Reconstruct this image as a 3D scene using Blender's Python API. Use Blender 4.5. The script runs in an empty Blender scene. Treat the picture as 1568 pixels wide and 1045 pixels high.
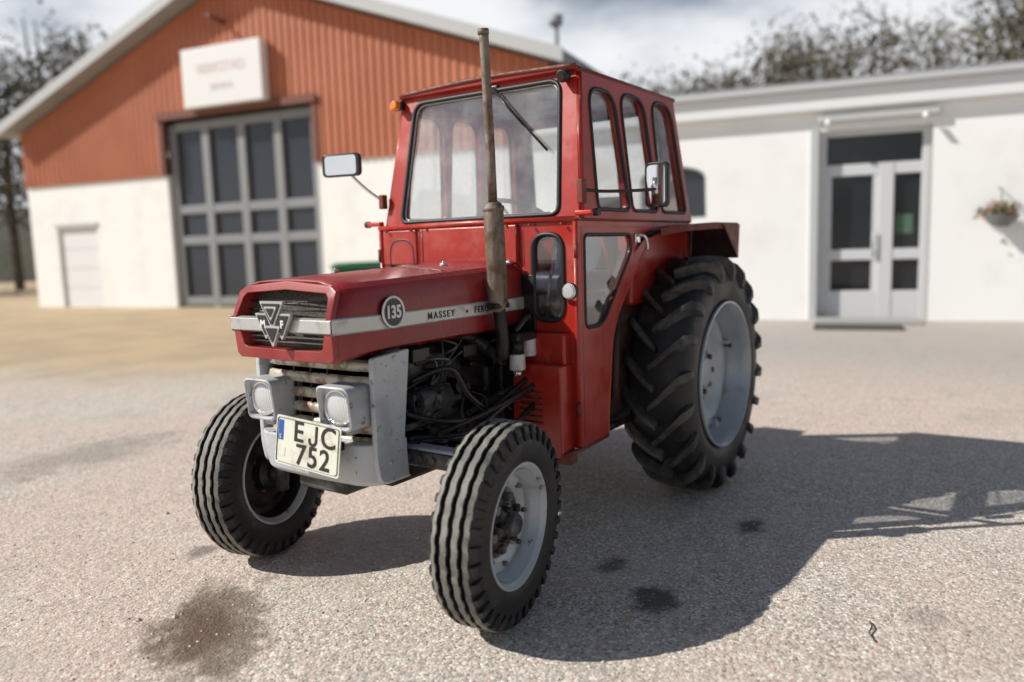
import bpy, bmesh, math, random
from mathutils import Vector, Matrix, noise as mnoise
random.seed(7)
S=bpy.context.scene
V=Vector
# ------------------------------------------------------------------ helpers
def link(o,parent=None):
    S.collection.objects.link(o)
    if parent: o.parent=parent
    return o
def empty(name):
    e=bpy.data.objects.new(name,None); S.collection.objects.link(e); return e
def mesh(name,verts,faces,mat,parent=None,smooth=False,M=None,bevel=0,seg=2,auto=False):
    me=bpy.data.meshes.new(name); me.from_pydata([tuple(v) for v in verts],[],faces)
    if M is not None: me.transform(M)
    bm=bmesh.new(); bm.from_mesh(me); bmesh.ops.recalc_face_normals(bm,faces=bm.faces); bm.to_mesh(me); bm.free()
    me.materials.append(mat)
    for p in me.polygons: p.use_smooth=smooth
    o=bpy.data.objects.new(name,me); link(o,parent)
    if bevel:
        b=o.modifiers.new('b','BEVEL'); b.width=bevel; b.segments=seg; b.limit_method='ANGLE'; b.angle_limit=math.radians(35)
        for p in me.polygons: p.use_smooth=True
        w=o.modifiers.new('w','WEIGHTED_NORMAL'); w.keep_sharp=False
    return o
def box(name,c,s,mat,parent=None,bevel=.004,M=None,seg=2):
    x,y,z=[k/2 for k in s]
    vs=[(c[0]+i*x,c[1]+j*y,c[2]+k*z) for i in(-1,1) for j in(-1,1) for k in(-1,1)]
    fs=[(0,1,3,2),(4,6,7,5),(0,4,5,1),(2,3,7,6),(0,2,6,4),(1,5,7,3)]
    return mesh(name,vs,fs,mat,parent,M=M,bevel=bevel,seg=seg)
def rp(pts,r,n=5):
    out=[];N=len(pts)
    rr=r if isinstance(r,(list,tuple)) else [r]*N
    for i in range(N):
        p=V(pts[i]).to_2d(); a=V(pts[i-1]).to_2d(); b=V(pts[(i+1)%N]).to_2d(); q=rr[i]
        if q<=0: out.append(tuple(p)); continue
        da=(a-p); db=(b-p); la,lb=da.length,db.length; q=min(q,la*.49,lb*.49)
        A=p+da/la*q; B=p+db/lb*q
        for k in range(n+1):
            t=k/n; out.append(tuple((1-t)**2*A+2*t*(1-t)*p+t*t*B))
    return out
def frame(o,u,v):
    o,u,v=V(o),V(u),V(v); n=u.cross(v).normalized()
    return Matrix(((u.x,v.x,n.x,o.x),(u.y,v.y,n.y,o.y),(u.z,v.z,n.z,o.z),(0,0,0,1)))
def plate(name,outer,holes,th,Mx,mat,parent=None,bev=.0):
    cu=bpy.data.curves.new(name,'CURVE'); cu.dimensions='2D'; cu.fill_mode='BOTH'; cu.extrude=th/2; cu.bevel_depth=bev; cu.bevel_resolution=1
    for pl in [outer]+list(holes):
        sp=cu.splines.new('POLY'); sp.points.add(len(pl)-1)
        for i,p in enumerate(pl): sp.points[i].co=(p[0],p[1],0,1)
        sp.use_cyclic_u=True
    t=bpy.data.objects.new('t',cu); S.collection.objects.link(t)
    bpy.context.view_layer.update()
    me=bpy.data.meshes.new_from_object(t.evaluated_get(bpy.context.evaluated_depsgraph_get()))
    bpy.data.objects.remove(t); bpy.data.curves.remove(cu)
    me.name=name; me.transform(Mx); me.materials.clear(); me.materials.append(mat)
    o=bpy.data.objects.new(name,me); return link(o,parent)
def face(name,pl,Mx,mat,parent=None):
    return mesh(name,[(p[0],p[1],0) for p in pl],[tuple(range(len(pl)))],mat,parent,M=Mx)
def tube_geo(pts,r,n=10,closed=False,cap=True):
    pts=[V(p) for p in pts]; N=len(pts); vs=[];fs=[]
    rs=r if isinstance(r,(list,tuple)) else [r]*N
    up=None
    for i,p in enumerate(pts):
        if closed: t=(pts[(i+1)%N]-pts[i-1])
        else: t=pts[min(i+1,N-1)]-pts[max(i-1,0)]
        t.normalize()
        if up is None:
            up=V((0,0,1)) if abs(t.z)<.9 else V((1,0,0))
        up=(up-t*up.dot(t))
        if up.length<1e-4: up=t.orthogonal()
        up.normalize(); s=t.cross(up)
        for k in range(n):
            a=2*math.pi*k/n; vs.append(p+(up*math.cos(a)+s*math.sin(a))*rs[i])
    M_=N if closed else N-1
    for i in range(M_):
        for k in range(n):
            a=i*n+k;b=i*n+(k+1)%n;c=((i+1)%N)*n+(k+1)%n;d=((i+1)%N)*n+k
            fs.append((a,b,c,d))
    if not closed and cap:
        fs.append(tuple(range(n-1,-1,-1))); fs.append(tuple(range((N-1)*n,N*n)))
    return vs,fs
def tube(name,pts,r,mat,parent=None,n=10,closed=False,smoothpath=0,M=None):
    if smoothpath:
        P=[V(p) for p in pts]; out=[];R0=[]
        for i in range(len(P)-1):
            p0=P[max(i-1,0)];p1=P[i];p2=P[i+1];p3=P[min(i+2,len(P)-1)]
            for k in range(smoothpath):
                t=k/smoothpath
                out.append(.5*((2*p1)+(-p0+p2)*t+(2*p0-5*p1+4*p2-p3)*t*t+(-p0+3*p1-3*p2+p3)*t**3))
                if isinstance(r,(list,tuple)): R0.append(r[i]*(1-t)+r[i+1]*t)
        out.append(P[-1]); pts=out
        if isinstance(r,(list,tuple)): r=R0+[r[-1]]
    vs,fs=tube_geo(pts,r,n,closed)
    o=mesh(name,vs,fs,mat,parent,smooth=True,M=M)
    for p in o.data.polygons:
        if len(p.vertices)>4: p.use_smooth=False
    return o
def cyl(name,a,b,r,mat,parent=None,n=20,M=None,bevel=0):
    vs,fs=tube_geo([a,b],r,n)
    o=mesh(name,vs,fs,mat,parent,M=M,bevel=bevel)
    if not bevel:
        for p in o.data.polygons: p.use_smooth=len(p.vertices)==4
    return o
def lathe_geo(prof,n=64,closed=False):
    vs=[];fs=[];P=len(prof)
    for i in range(n):
        a=2*math.pi*i/n
        for y,r in prof: vs.append((r*math.sin(a),y,r*math.cos(a)))
    for i in range(n):
        j=(i+1)%n
        for k in range(P if closed else P-1):
            l=(k+1)%P
            fs.append((i*P+k,i*P+l,j*P+l,j*P+k))
    return vs,fs
def sharpen(o,ang,merge=False):
    bm=bmesh.new(); bm.from_mesh(o.data)
    if merge: bmesh.ops.remove_doubles(bm,verts=bm.verts,dist=1e-5)
    for e in bm.edges:
        if len(e.link_faces)==2 and e.calc_face_angle(0)>math.radians(ang): e.smooth=False
    bm.to_mesh(o.data); bm.free()
def lathe(name,prof,mat,parent=None,n=64,M=None,closed=False,sharp=28):
    vs,fs=lathe_geo(prof,n,closed)
    o=mesh(name,vs,fs,mat,parent,smooth=True,M=M); sharpen(o,sharp,True)
    return o
def text(name,s,size,Mx,mat,parent=None,ext=.001,bold=0,sx=1.0,space=1.0):
    cu=bpy.data.curves.new(name,'FONT'); cu.body=s; cu.size=size; cu.extrude=ext; cu.offset=bold; cu.align_x='CENTER'; cu.align_y='CENTER'; cu.space_character=space
    t=bpy.data.objects.new('t',cu); S.collection.objects.link(t); bpy.context.view_layer.update()
    me=bpy.data.meshes.new_from_object(t.evaluated_get(bpy.context.evaluated_depsgraph_get()))
    bpy.data.objects.remove(t); me.transform(Matrix.Diagonal((sx,1,1,1))); me.transform(Mx); me.materials.clear(); me.materials.append(mat)
    return link(bpy.data.objects.new(name,me),parent)
def join(name,geos,mat,parent=None,smooth=False,M=None,bevel=0):
    vs=[];fs=[]
    for v,f in geos:
        o=len(vs); vs+=list(v); fs+=[tuple(i+o for i in q) for q in f]
    return mesh(name,vs,fs,mat,parent,smooth=smooth,M=M,bevel=bevel)
def boxgeo(c,s):
    x,y,z=[k/2 for k in s]
    vs=[(c[0]+i*x,c[1]+j*y,c[2]+k*z) for i in(-1,1) for j in(-1,1) for k in(-1,1)]
    return vs,[(0,1,3,2),(4,6,7,5),(0,4,5,1),(2,3,7,6),(0,2,6,4),(1,5,7,3)]
# ------------------------------------------------------------------ materials
def NM(name):
    m=bpy.data.materials.new(name); m.use_nodes=True; nt=m.node_tree
    return m,nt,nt.nodes['Principled BSDF']
def noise_fac(nt,scale,lo,hi,detail=4,rough=.6,coord='Object',dist=0,sc=None):
    tc=nt.nodes.new('ShaderNodeTexCoord'); n=nt.nodes.new('ShaderNodeTexNoise'); n.inputs['Scale'].default_value=scale; n.inputs['Detail'].default_value=detail; n.inputs['Roughness'].default_value=rough; n.inputs['Distortion'].default_value=dist
    if sc:
        mp=nt.nodes.new('ShaderNodeMapping'); mp.inputs['Scale'].default_value=sc; nt.links.new(tc.outputs[coord],mp.inputs[0]); nt.links.new(mp.outputs[0],n.inputs['Vector'])
    else: nt.links.new(tc.outputs[coord],n.inputs['Vector'])
    r=nt.nodes.new('ShaderNodeMapRange'); r.inputs[1].default_value=lo; r.inputs[2].default_value=hi; r.interpolation_type='SMOOTHSTEP'
    nt.links.new(n.outputs[0],r.inputs[0]); return r.outputs[0],n.outputs[0]
def mix(nt,fac,a,b):
    m=nt.nodes.new('ShaderNodeMix'); m.data_type='RGBA'
    for s,v in((m.inputs[0],fac),(m.inputs[6],a),(m.inputs[7],b)):
        if isinstance(v,(int,float)): s.default_value=v
        elif isinstance(v,(tuple,list)): s.default_value=tuple(v)+(1,) if len(v)==3 else v
        else: nt.links.new(v,s)
    return m.outputs[2]
def mul(nt,a,b,op='MULTIPLY'):
    m=nt.nodes.new('ShaderNodeMath'); m.operation=op
    for s,v in((m.inputs[0],a),(m.inputs[1],b)):
        if isinstance(v,(int,float)): s.default_value=v
        else: nt.links.new(v,s)
    return m.outputs[0]
def mat(name,base,rough=.5,metal=0,layers=(),bump=None,coat=0,rvar=.12,streak=None):
    m,nt,b=NM(name); col=tuple(base); f0=None
    for (c2,scale,lo,hi,amt) in layers:
        f,raw=noise_fac(nt,scale,lo,hi)
        if f0 is None: f0=f
        f=mul(nt,f,amt); col=mix(nt,f,col,c2)
    if streak:
        f,_=noise_fac(nt,streak[1],streak[2],streak[3],sc=(1,1,.12)); col=mix(nt,mul(nt,f,streak[4]),col,streak[0])
    if isinstance(col,tuple): b.inputs['Base Color'].default_value=col+(1,)
    else: nt.links.new(col,b.inputs['Base Color'])
    b.inputs['Metallic'].default_value=metal
    if f0 is not None:
        mr=nt.nodes.new('ShaderNodeMapRange'); mr.inputs[3].default_value=max(0.02,rough-rvar); mr.inputs[4].default_value=min(1,rough+rvar); nt.links.new(f0,mr.inputs[0]); nt.links.new(mr.outputs[0],b.inputs['Roughness'])
    else: b.inputs['Roughness'].default_value=rough
    b.inputs['Coat Weight'].default_value=coat; b.inputs['Coat Roughness'].default_value=.15
    if bump:
        _,n=noise_fac(nt,bump[0],0,1,detail=3); bp=nt.nodes.new('ShaderNodeBump'); bp.inputs['Strength'].default_value=bump[1]; bp.inputs['Distance'].default_value=bump[2]; nt.links.new(n,bp.inputs['Height']); nt.links.new(bp.outputs[0],b.inputs['Normal'])
    return m
hoodred=mat('hood_red_paint',(.25,.011,.012),.38,0,[((.36,.055,.048),3,.44,.68,.6),((.10,.012,.011),7,.54,.78,.4),((.09,.05,.035),40,.63,.70,.7),((.46,.36,.32),85,.70,.76,.45)],(14,.10,.003),coat=.18,streak=((.10,.03,.025),14,.55,.8,.35))
cabred=mat('cab_red_paint',(.38,.020,.011),.42,0,[((.46,.08,.052),4,.46,.7,.6),((.17,.014,.011),5,.54,.78,.45),((.10,.05,.03),34,.61,.69,.75),((.46,.36,.30),80,.71,.77,.45)],(12,.10,.003),coat=.12,streak=((.15,.03,.02),13,.54,.8,.4))
rustred=mat('rusty_red_edge',(.19,.022,.015),.6,0,[((.12,.055,.03),30,.42,.60,.9)],(60,.3,.002))
darkfend=mat('fender_painted_shade',(.045,.016,.012),.75,0,[((.07,.045,.03),12,.45,.65,.8)],(40,.4,.004))  # wheel-well shade put into the colour: dark red-brown fender skirt, inner sheet and underside
greywhite=mat('chalky_grey_paint',(.50,.52,.54),.5,0,[((.34,.35,.36),6,.45,.65,.7),((.13,.10,.07),35,.60,.68,.8),((.12,.105,.09),5,.62,.8,.4)],(30,.12,.002))
bargrey=mat('worn_grille_bar',(.52,.48,.40),.5,.15,[((.24,.15,.08),12,.44,.60,.85),((.08,.065,.05),30,.58,.68,.7)],(50,.4,.003))
silver=mat('aluminium_trim',(.55,.55,.54),.42,.45,[((.26,.24,.22),18,.50,.72,.6)],(40,.1,.001))
chrome=mat('chrome',(.7,.7,.7),.18,.9,[((.3,.25,.2),30,.6,.7,.6)])
black=mat('black_rubber_gasket',(.012,.012,.013),.5,0)
blackp=mat('black_plastic',(.018,.018,.02),.4,0,[((.05,.045,.04),12,.5,.7,.5)])
tyre=mat('tyre_rubber',(.012,.012,.013),.6,0,[((.045,.04,.034),5,.42,.72,.7),((.08,.07,.058),22,.58,.75,.5)],(60,.35,.002))
lugm=mat('tyre_lug_dusty',(.034,.033,.031),.62,0,[((.15,.14,.12),6,.42,.65,.7),((.015,.015,.015),20,.5,.7,.7)],(60,.35,.002))
rubtread=mat('tyre_tread_dusty',(.16,.155,.14),.72,0,[((.30,.285,.25),9,.4,.65,.8),((.06,.06,.055),25,.5,.7,.7)],(60,.35,.002))
rim=mat('rim_grey_blue_paint',(.48,.52,.55),.42,.1,[((.32,.335,.345),6,.5,.7,.7),((.16,.10,.055),18,.62,.70,.8)],(30,.15,.002))
rimr=mat('rear_rim_silver_paint',(.42,.46,.50),.40,.15,[((.31,.33,.35),3,.45,.7,.7),((.2,.15,.10),9,.62,.76,.55)],(30,.12,.002))
grime=mat('grimy_hub_paint',(.22,.21,.19),.55,.2,[((.07,.05,.035),12,.4,.6,.9),((.13,.06,.03),25,.52,.64,.8)],(40,.4,.003))
greasy=mat('greasy_dark_iron',(.020,.019,.018),.5,.3,[((.055,.045,.038),14,.48,.66,.8),((.006,.006,.006),6,.5,.7,.8)],(40,.6,.006))
castgrey=mat('engine_grey_iron',(.12,.122,.12),.55,.3,[((.035,.03,.026),9,.40,.6,.9),((.08,.05,.03),25,.55,.65,.8)],(35,.5,.005))
rust=mat('rusty_exhaust',(.19,.15,.11),.65,.2,[((.32,.28,.23),6,.42,.66,.7),((.08,.042,.025),16,.46,.66,.75),((.04,.036,.032),3,.56,.72,.6)],(45,.6,.004),streak=((.10,.055,.03),30,.45,.7,.7))
filterw=mat('white_filter',(.6,.6,.57),.4,0,[((.25,.2,.15),20,.5,.7,.7)])
orange=mat('orange_lens',(.8,.22,.01),.2,0,coat=.6)
redlens=mat('red_lens',(.55,.02,.01),.2,0,coat=.6)
white=mat('white_enamel',(.78,.78,.74),.35,0,[((.4,.36,.28),20,.55,.7,.4)])
platem=mat('plate_white',(.70,.70,.60),.4,0,[((.34,.30,.2),18,.5,.7,.6)])
blue=mat('plate_blue',(.02,.09,.4),.4)
blk=mat('black_enamel',(.008,.008,.009),.3,coat=.4)
seatm=mat('seat_vinyl',(.05,.07,.11),.5,0,[((.09,.1,.12),8,.4,.7,.5)])
lensg,nt,b=NM('headlamp_lens'); b.inputs['Base Color'].default_value=(.72,.74,.74,1); b.inputs['Metallic'].default_value=.35; b.inputs['Roughness'].default_value=.22; b.inputs['Coat Weight'].default_value=1
w=nt.nodes.new('ShaderNodeTexWave'); w.bands_direction='Y'; w.inputs['Scale'].default_value=45; tc=nt.nodes.new('ShaderNodeTexCoord'); nt.links.new(tc.outputs['Object'],w.inputs[0]); bp=nt.nodes.new('ShaderNodeBump'); bp.inputs['Strength'].default_value=.5; bp.inputs['Distance'].default_value=.003; nt.links.new(w.outputs[0],bp.inputs['Height']); nt.links.new(bp.outputs[0],b.inputs['Normal'])
mirror,nt,b=NM('mirror_glass'); b.inputs['Base Color'].default_value=(.8,.8,.8,1); b.inputs['Metallic'].default_value=1; b.inputs['Roughness'].default_value=.05
def glassm(name,tint,base=.06,dirt=.12):
    m=bpy.data.materials.new(name); m.use_nodes=True; nt=m.node_tree; nt.nodes.remove(nt.nodes['Principled BSDF'])
    out=nt.nodes['Material Output']; t=nt.nodes.new('ShaderNodeBsdfTransparent'); t.inputs[0].default_value=tint+(1,)
    g=nt.nodes.new('ShaderNodeBsdfGlossy'); g.inputs['Roughness'].default_value=.02; g.inputs[0].default_value=(1,1,1,1)
    lw=nt.nodes.new('ShaderNodeLayerWeight'); lw.inputs[0].default_value=.5
    fc=mul(nt,mul(nt,mul(nt,lw.outputs['Facing'],4.0,'POWER'),.8),base,'ADD')
    mx=nt.nodes.new('ShaderNodeMixShader'); nt.links.new(fc,mx.inputs[0]); nt.links.new(t.outputs[0],mx.inputs[1]); nt.links.new(g.outputs[0],mx.inputs[2])
    d=nt.nodes.new('ShaderNodeBsdfDiffuse'); d.inputs[0].default_value=(.6,.59,.56,1)
    f,_=noise_fac(nt,5,.35,.8); f=mul(nt,f,dirt); m2=nt.nodes.new('ShaderNodeMixShader'); nt.links.new(f,m2.inputs[0]); nt.links.new(mx.outputs[0],m2.inputs[1]); nt.links.new(d.outputs[0],m2.inputs[2])
    nt.links.new(m2.outputs[0],out.inputs[0]); return m
glass=glassm('cab_glass',(.90,.93,.93),.24,.30); glassr=glassm('cab_rear_glass',(.92,.94,.94),.05,.10); glassd=glassm('side_glass',(.78,.80,.83),.14,.12)
darkglass,nt,b=NM('dark_window_glass'); b.inputs['Base Color'].default_value=(.015,.018,.022,1); b.inputs['Roughness'].default_value=.04
gateglass,nt,b=NM('gate_window_glass'); b.inputs['Base Color'].default_value=(.035,.04,.052,1); b.inputs['Roughness'].default_value=.15
gm,nt,b=NM('grille_mesh'); b.inputs['Roughness'].default_value=.55; b.inputs['Metallic'].default_value=.2
tc=nt.nodes.new('ShaderNodeTexCoord'); vo=nt.nodes.new('ShaderNodeTexVoronoi'); vo.inputs['Scale'].default_value=150; nt.links.new(tc.outputs['Object'],vo.inputs['Vector'])
r=nt.nodes.new('ShaderNodeMapRange'); r.inputs[1].default_value=.3; r.inputs[2].default_value=.55; nt.links.new(vo.outputs['Distance'],r.inputs[0])
nt.links.new(mix(nt,r.outputs[0],(.006,.006,.006),(.10,.088,.065)),b.inputs['Base Color'])
# ------------------------------------------------------------------ TRACTOR
T=empty('tractor')
def wx(x):
    if x>2.03: return .283-(x-2.03)/.16*.026
    return .283
def noseoff(z):
    return -.045*min(1,max(0,(z-1.10)/.115)) - .012*max(0,(1.07-z)/.12)
secs=[];xs=[2.212,2.12,2.03,1.9,1.7,1.5,1.3,1.10]
for x in xs:
    w=wx(x); zt=1.215+(2.21-x)/1.11*.035; zb=.952+min(1,(2.21-x)/.2)*.02
    if x<1.25: zb=.99
    half=[(w-.012,zb),(w,zb+.012),(w+.003,1.10),(w-.002,zt-.045),(w-.012,zt-.018),(w-.035,zt-.002),(w*.6,zt+.012),(0,zt+.018)]
    pts=[(-y,z) for y,z in half]+[(y,z) for y,z in half[-2::-1]]
    k=min(1,max(0,(x-2.03)/.18))
    secs.append([(x+noseoff(z)*k,y,z) for y,z in pts])
vs=[p for s in secs for p in s];n=len(secs[0]);fs=[]
for i in range(len(secs)-1):
    for j in range(n-1): fs.append((i*n+j,i*n+j+1,(i+1)*n+j+1,(i+1)*n+j))
hood=mesh('hood',vs,fs,hoodred,T,smooth=True)
so=hood.modifiers.new('s','SOLIDIFY'); so.thickness=.006
sharpen(hood,24)
def nx(z): return 2.212+noseoff(z)
outer=[(-.257,1.195),(-.225,1.214),(0,1.232),(.225,1.214),(.257,1.195),(.262,1.10),(.258,.965),(.24,.950),(0,.948),(-.24,.950),(-.258,.965),(-.262,1.10)]
inner=[(-.222,1.172),(-.205,1.186),(0,1.198),(.205,1.186),(.222,1.172),(.236,1.10),(.205,1.0),(.19,.992),(0,.990),(-.19,.992),(-.205,1.0),(-.236,1.10)]
vs=[];N=len(outer)
for (y,z) in outer: vs.append((nx(z)-.012,y,z))
for (y,z) in outer: vs.append((nx(z)+.006,y*.985,z+(.004 if z<1 else -.004)))
for (y,z) in inner: vs.append((nx(z)+.006,y,z))
for (y,z) in inner: vs.append((nx(z)-.06,y*.96,z))
fs=[(a*N+i,a*N+(i+1)%N,(a+1)*N+(i+1)%N,(a+1)*N+i) for a in range(3) for i in range(N)]
mesh('nose_frame',vs,fs,hoodred,T,bevel=.003)
mesh('nose_grille',[(nx(z)-.05,y*.98,z) for y,z in inner],[tuple(range(N))],gm,T)
for z in (1.155,1.125,1.03,1.012):
    tube('nose_grille_rib',[(nx(z)-.035,-.22,z),(nx(z)-.035,.22,z)],.003,silver if z<1.05 else greasy,T,n=6)
for s in(-1,1):
    vs=[];
    for y in (s*.262,s*.16,s*.055):
        xx=2.222
        vs+=[(xx-.02,y,1.048),(xx,y,1.055),(xx,y,1.098),(xx-.02,y,1.104)]
    mesh('nose_trim_bar',vs,[(i*4+j,i*4+j+1,(i+1)*4+j+1,(i+1)*4+j) for i in(0,1) for j in range(3)],silver,T,bevel=.002)
for s in(-1,1):
    X=[2.222,2.12,2.03,1.9,1.5,1.12]; vs=[]
    for x in X:
        y=s*(wx(min(x,2.21))+.0065)
        vs+=[(x-.004,y,1.048),(x-.004,y+s*.004,1.053),(x-.004,y+s*.004,1.099),(x-.004,y,1.104)]
    mesh('side_trim_strip',vs,[(i*4+j,i*4+j+1,(i+1)*4+j+1,(i+1)*4+j) for i in range(len(X)-1) for j in range(3)],silver,T)
for s in(-1,1):
    o=lathe('number_badge',[(0,0),(0,.052),(-.004,.056),(-.012,.056)],blk,T,40,M=Matrix.Translation((1.96,s*.300,1.108))@Matrix.Diagonal((1,s,1,1)))
    tube('badge_ring',[(1.96+.053*math.cos(a*math.pi/18),s*.301,1.108+.053*math.sin(a*math.pi/18)) for a in range(36)],.0045,white,T,n=6,closed=True)
    text('badge_number','135',.062,frame((1.96,s*.302,1.106),(-s,0,0),(0,0,1)),white,T,bold=.002,sx=.85)
    text('side_lettering','MASSEY',.036,frame((1.69,s*.2945,1.074),(-s,0,0),(0,0,1)),blk,T,bold=.0006,space=1.4)
    text('side_lettering','FERGUSON',.036,frame((1.375,s*.2945,1.074),(-s,0,0),(0,0,1)),blk,T,bold=.0006,space=1.25)
    box('strip_dot',(1.53,s*.2945,1.074),(.012,.002,.012),blk,T,0)
def tri(cy,cz,w,h,x,m,th):
    P=rp([(cy-w/2,cz+h/2),(cy+w/2,cz+h/2),(cy,cz-h/2)][::-1],.006)
    plate('nose_badge',P,[],th,frame((x,0,0),(0,1,0),(0,0,1)),m,T)
tri(-.042,1.074,.105,.092,2.236,silver,.012); tri(.042,1.074,.105,.092,2.236,silver,.012)
tri(-.042,1.077,.084,.072,2.2425,blk,.004); tri(.042,1.077,.084,.072,2.2425,blk,.004)
tri(0,1.112,.125,.10,2.240,silver,.012); tri(0,1.116,.098,.076,2.2475,blk,.004)
tri(0,1.119,.068,.050,2.2495,silver,.004); tri(0,1.122,.045,.032,2.2525,blk,.003)
tri(0,1.040,.085,.075,2.243,silver,.012); tri(0,1.044,.062,.052,2.2505,blk,.003)
for s,c in((-1,'M'),(1,'F')):
    text('badge_letter',c,.036,frame((2.2455,s*.050,1.082),(0,1,0),(0,0,1)),white,T,bold=.0012,ext=.0012)
for p in[(1.70,-.262,1.243),(1.55,.20,1.262),(1.16,.25,1.256)]:
    box('bonnet_catch',p,(.03,.022,.014),chrome,T,.004)
    cyl('catch_bolt',(p[0],p[1],p[2]),(p[0],p[1],p[2]+.014),.006,chrome,T,8)
tube('hood_seam',[(1.62,y,1.2345+.018*(1-(abs(y)/.283)**2)+.001) for y in [i*.02 for i in range(-13,14)]],.0015,blk,T,n=4)
box('radiator',(1.97,0,.86),(.12,.50,.62),greasy,T,.004)
box('fan_shroud',(1.88,0,.88),(.05,.46,.40),greasy,T,.01)
box('lower_grille_back',(2.015,0,.76),(.03,.56,.40),blk,T,0)
for i,z in enumerate((.925,.868,.812,.757,.702,.650)):
    pts=[(1.965,-.292,z),(2.02,-.29,z),(2.055,-.265,z),(2.066,-.21,z),(2.068,0,z),(2.066,.21,z),(2.055,.265,z),(2.02,.29,z),(1.965,.292,z)]
    vs=[];k=[(0,-.020),(.010,-.016),(.014,0),(.010,.016),(0,.020)]
    for p in pts:
        nrm=V((1,0,0)) if abs(p[1])<.22 else V((.5,.9*(1 if p[1]>0 else -1),0)).normalized()
        for a,c in k: vs.append(V(p)+nrm*a+V((0,0,c)))
    mesh('grille_bar',vs,[(a*5+b_,a*5+b_+1,(a+1)*5+b_+1,(a+1)*5+b_) for a in range(len(pts)-1) for b_ in range(4)],bargrey,T,smooth=True)
box('grille_top_plate',(2.03,0,.948),(.12,.58,.012),greasy,T,.003)
for y in(-.09,.0,.09): box('grille_divider',(2.07,y-.02,.79),(.01,.006,.30),greasy,T,.001)
for s in(-1,1):
    P=rp([(2.085,.955),(1.905,.968),(1.955,.60),(1.985,.515),(2.07,.515),(2.085,.60)],[.01,.005,.05,.03,.03,.02])
    plate('grille_side_panel',P if s<0 else P[::-1],[],.016,frame((0,s*.302,0),(1,0,0),(0,0,1)),greywhite,T,.003)
    for z in(.58,.92): cyl('panel_bolt',(2.02,s*.305,z),(2.02,s*.318,z),.007,silver,T,8)
P=rp([(1.93,-.312),(2.07,-.312),(2.125,-.25),(2.135,0),(2.125,.25),(2.07,.312),(1.93,.312)],[0,.04,.05,0,.05,.04,0])
vs=[(x,y,.655) for x,y in P]+[(x-.0,y*1.0,.60) for x,y in P]+[(x-.015,y*.97,.515) for x,y in P]+[(x-.04,y*.93,.495) for x,y in P];n=len(P)
fs=[(a*n+i,a*n+(i+1)%n,(a+1)*n+(i+1)%n,(a+1)*n+i) for a in range(3) for i in range(n)]+[tuple(range(n)),tuple(range(3*n,4*n))[::-1]]
mesh('front_bumper_casting',vs,fs,greywhite,T,bevel=.008,seg=2)
for s in(-1,1):
    cy,cz=s*.198,.79
    P=rp([(-.078,-.078),(.078,-.078),(.078,.078),(-.078,.078)],.03,5);n=len(P)
    st=[(1.97,.95),(2.09,1.0),(2.145,1.0),(2.165,1.0),(2.168,.93),(2.150,.84),(2.142,.83)]
    vs=[]
    for x,k in st: vs+=[(x+(.014 if p[1]>0 and x>2.1 else 0)*(p[1]/.078),cy+p[0]*k,cz+p[1]*k) for p in P]
    fs=[(a*n+i,a*n+(i+1)%n,(a+1)*n+(i+1)%n,(a+1)*n+i) for a in range(len(st)-1) for i in range(n)]
    fs.append(tuple(range((len(st)-1)*n,len(st)*n)))
    o=mesh('headlamp_housing',vs,fs,greywhite,T,smooth=True); sharpen(o,30)
    HM=Matrix.Translation((2.149,cy,cz))@Matrix.Rotation(-math.pi/2,4,'Z')
    lathe('headlamp_lens',[(.014,0),(.013,.018),(.009,.038),(.002,.054),(0,.058)],lensg,T,40,M=HM)
    lathe('headlamp_rim',[(0,.056),(.007,.058),(.007,.064),(0,.067)],chrome,T,40,M=HM)
    box('headlamp_ridge',(2.06,cy,cz-.09),(.15,.05,.03),greywhite,T,.01)
Mp=Matrix.Translation((2.19,.075,.652))@Matrix.Rotation(math.radians(-3),4,'X')@Matrix.Rotation(math.radians(-6),4,'Y')
PF=Mp@frame((0,0,0),(0,1,0),(0,0,1))
plate('licence_plate',rp([(-.165,-.088),(.165,-.088),(.165,.088),(-.165,.088)],.012),[],.004,PF,platem,T)
vb,fb=tube_geo([(x,y,.003) for x,y in rp([(-.157,-.080),(.157,-.080),(.157,.080),(-.157,.080)],.012)],.0018,5,closed=True)
mesh('plate_border',vb,fb,blk,T,M=PF)
PFt=lambda x,y:PF@Matrix.Translation((x,y,.003))
text('plate_letter','E',.104,PFt(-.045,.038),blk,T,bold=.0012,sx=1.05)
text('plate_letter','C',.104,PFt(.106,.038),blk,T,bold=.0012,sx=1.05)
jp=[(.046,.073),(.046,.022)]+[(.029+.017*math.cos(a),.022-.017*math.sin(a)) for a in [math.pi*k/8 for k in range(1,8)]]+[(.0115,.027)]
ja=[];jb=[]
for i,p in enumerate(jp):
    a=V(jp[max(i-1,0)]);c=V(jp[min(i+1,len(jp)-1)]);d=(c-a).normalized();nn_=V((-d.y,d.x))*.0055
    ja.append(tuple(V(p)+nn_)); jb.append(tuple(V(p)-nn_))
plate('plate_letter_j',ja+jb[::-1],[],.002,PFt(0,0),blk,T)
text('plate_digits','752',.104,PFt(.032,-.042),blk,T,bold=.0012,sx=1.05,space=1.12)
box('plate_country_strip',(-.138,.036,.0028),(.026,.072,.001),blue,T,0,M=PF)
text('plate_country','S',.022,PF@Matrix.Translation((-.138,.012,.0045)),white,T)
box('plate_sticker',(-.125,-.042,.0028),(.026,.032,.001),platem,T,0,M=PF)
box('plate_bracket',(2.15,.075,.65),(.05,.24,.03),greasy,T,.003)
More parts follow.
